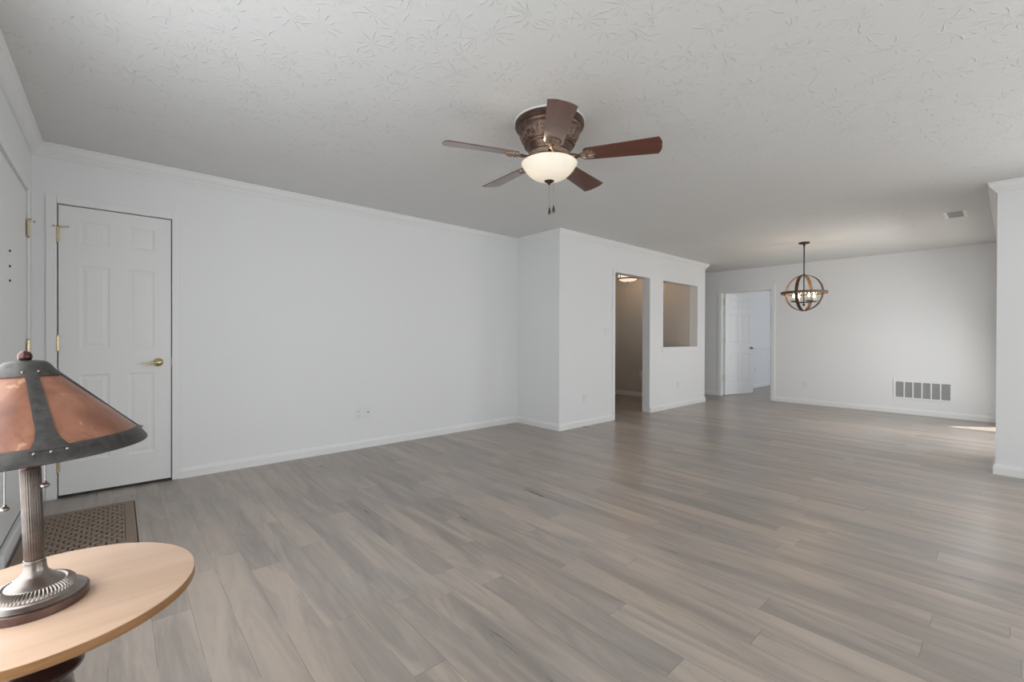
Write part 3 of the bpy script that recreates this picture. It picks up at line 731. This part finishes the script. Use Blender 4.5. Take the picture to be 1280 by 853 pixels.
# ------------------------------------------------------------------ door mat
MX0, MX1, MY0, MY1 = -.398, .092, 3.16, 3.985
dm = tag(empty('door_mat', ((MX0+MX1)/2, (MY0+MY1)/2, 0)), 'brown basket-weave door mat on the floor by the front door', 'door mat')
lw, lh = (MX1-MX0)/2, (MY1-MY0)/2
MB().box((-lw, -lh, 0), (lw, lh, .005)).build('backing', M['rubber_and_gap_shade'], dm)
pm = MB(); bo = .055
for a, c in (((-lw+.006, -lh+.006), (lw-.006, -lh+bo)), ((-lw+.006, lh-bo), (lw-.006, lh-.006)), ((-lw+.006, -lh+bo), (-lw+bo, lh-bo)), ((lw-bo, -lh+bo), (lw-.006, lh-bo))):
    pm.box((*a, .004), (*c, .0125), .003)
pm.build('border', M['mat'], dm)
pw = MB(); ny = 18; cw, chh = .043, (2*(lh-bo))/ny; rws = int(2*(lw-bo)/cw)+1
for j in range(ny):
    y0 = -lh+bo+j*chh
    xx = -lw+bo-(cw/2 if j % 2 else 0)
    while xx < lw-bo-.004:
        a = max(xx+.0025, -lw+bo+.001); c = min(xx+cw-.0025, lw-bo-.001)
        if c-a > .008: pw.box((a, y0+.0075, .003), (c, y0+chh-.0075, .020), .006)
        xx += cw
pw.build('woven_field', M['mat'], dm)

# ------------------------------------------------------------------ outlets, switch, grilles
def plate(name, label, cat, loc, rz, kind='outlet', wd=.072, hh=.117, group=None):
    """cover plate; local +x is out of the wall, local y across"""
    e = tag(empty(name, loc, rz), label, cat, group)
    MB().box((0, -wd/2, -hh/2), (.006, wd/2, hh/2), .0025).build('cover_plate', M['plate'], e)
    if kind == 'outlet':
        for s in (-1, 1):
            r = MB().box((.0055, -.017, s*.021-.0145), (.0085, .017, s*.021+.0145), .002).build('receptacle', M['plate'], e)
            q = MB()
            for d in (-.007, .007): q.box((.0080, d-.0011, s*.021-.001), (.0089, d+.0011, s*.021+.008))
            q.tube([(.0080, 0, s*.021-.007), (.0089, 0, s*.021-.007)], .0024, 8); q.build('slot', M['plate_dark'], r)
        MB().tube([(.0055, 0, 0), (.0070, 0, 0)], .003, 8).build('screw', M['plate'], e)
    elif kind == 'cable':
        MB().tube([(.0055, 0, .004), (.014, 0, .004)], .0065, 10).build('cable_jack', M['plate_dark'], e)
        for s in (-1, 1): MB().tube([(.0055, 0, s*.042), (.0070, 0, s*.042)], .003, 8).build('screw', M['plate'], e)
    elif kind == 'switch':
        for d in (-.023, .023):
            MB().box((.0055, d-.016, -.034), (.0075, d+.016, .034), .001).add([(.0075, d-.014, -.031), (.0075, d+.014, -.031), (.0125, d+.014, .031), (.0125, d-.014, .031), (.0075, d+.014, .031), (.0075, d-.014, .031)], [(0, 1, 2, 3), (2, 4, 5, 3), (1, 4, 2), (0, 3, 5)]).build('rocker', M['plate'], e)
    return e
plate('outlet', 'white power outlet low on the long left wall', 'outlet', (1.835, YL, .353), -R90)
plate('cable_plate', 'white cover plate with a dark cable jack beside the left-wall outlet', 'cable plate', (1.925, YL, .358), -R90, 'cable')
plate('outlet', 'white power outlet low on the hall wall before the doorway', 'outlet', (4.480, YH, .359), -R90)
plate('light_switch', 'white double light switch on the wall beside the open doorway', 'light switch', (4.945, YH, 1.222), -R90, 'switch', .117, .117)
plate('outlet', 'white power outlet under the square pass-through', 'outlet', (6.888, YH, .374), -R90)
plate('outlet', 'white power outlet on the far wall beneath the chandelier', 'outlet', (XW, 2.36, .345), PI)
plate('outlet', 'white power outlet on the wall beyond the open far door', 'outlet', (10.88, 3.88, .393), -R90)
plate('outlet', 'white power outlet on the kitchen wall at the edge of the doorway', 'outlet', (XK-.012, 4.735, .43), PI)

rg = tag(empty('return_air_grille', (XW, (1.19+.555)/2, (.505+.235)/2-.005)), 'wide white return air grille with six louvered panels greyed by slat shade on the far wall', 'air grille')
gw, gh = (1.195-.548)/2, .141
fr = MB(); n = 6; fb = .026
for a, c in (((-gw, -gh), (gw, -gh+fb)), ((-gw, gh-fb), (gw, gh)), ((-gw, -gh+fb), (-gw+fb, gh-fb)), ((gw-fb, -gh+fb), (gw, gh-fb))):
    fr.box((-.012, a[0], a[1]), (0, c[0], c[1]), .002)
pitch = (2*gw-2*fb)/n
for k in range(1, n):
    yy = -gw+fb+k*pitch; fr.box((-.011, yy-.008, -gh+fb), (0, yy+.008, gh-fb), .002)
fr.build('frame', M['trim'], rg)
for k in range(n):
    y0 = -gw+fb+k*pitch+(.008 if k else 0); y1 = -gw+fb+(k+1)*pitch-(.008 if k < n-1 else 0); q = MB()
    q.box((-.002, y0, -gh+fb), (0, y1, gh-fb))
    for i in range(22):
        zz = -gh+fb+(2*gh-2*fb)*(i+.5)/22; q.add([(-.007, y0, zz-.003), (-.007, y1, zz-.003), (-.002, y1, zz+.003), (-.002, y0, zz+.003)], [(0, 1, 2, 3)])
    q.build('louver_panel', M['filter'], rg)

vt = tag(empty('ceiling_vent', (6.555, .395, H)), 'small white ceiling vent near the wall end on the right', 'ceiling vent')
q = MB(); vx, vy, fb = .185, .085, .028
for a, c in (((-vx, -vy), (vx, -vy+fb)), ((-vx, vy-fb), (vx, vy)), ((-vx, -vy+fb), (-vx+fb, vy-fb)), ((vx-fb, -vy+fb), (vx, vy-fb))): q.box((*a, -.008), (*c, 0), .002)
q.build('frame', M['trim'], vt)
MB().box((-vx+fb, -vy+fb, -.001), (vx-fb, vy-fb, 0)).build('duct_opening', M['vent_dark'], vt)
for k in range(3):
    xx = -vx+fb+.05+k*.09; s = MB().add([(xx-.02, -vy+fb, -.002), (xx+.028, -vy+fb, -.010), (xx+.028, vy-fb, -.010), (xx-.02, vy-fb, -.002), (xx-.02, -vy+fb, -.001), (xx+.028, -vy+fb, -.009), (xx+.028, vy-fb, -.009), (xx-.02, vy-fb, -.001)], [(0, 1, 2, 3), (4, 7, 6, 5), (0, 4, 5, 1), (1, 5, 6, 2), (2, 6, 7, 3), (3, 7, 4, 0)]); s.build('louver', M['filter'], vt)
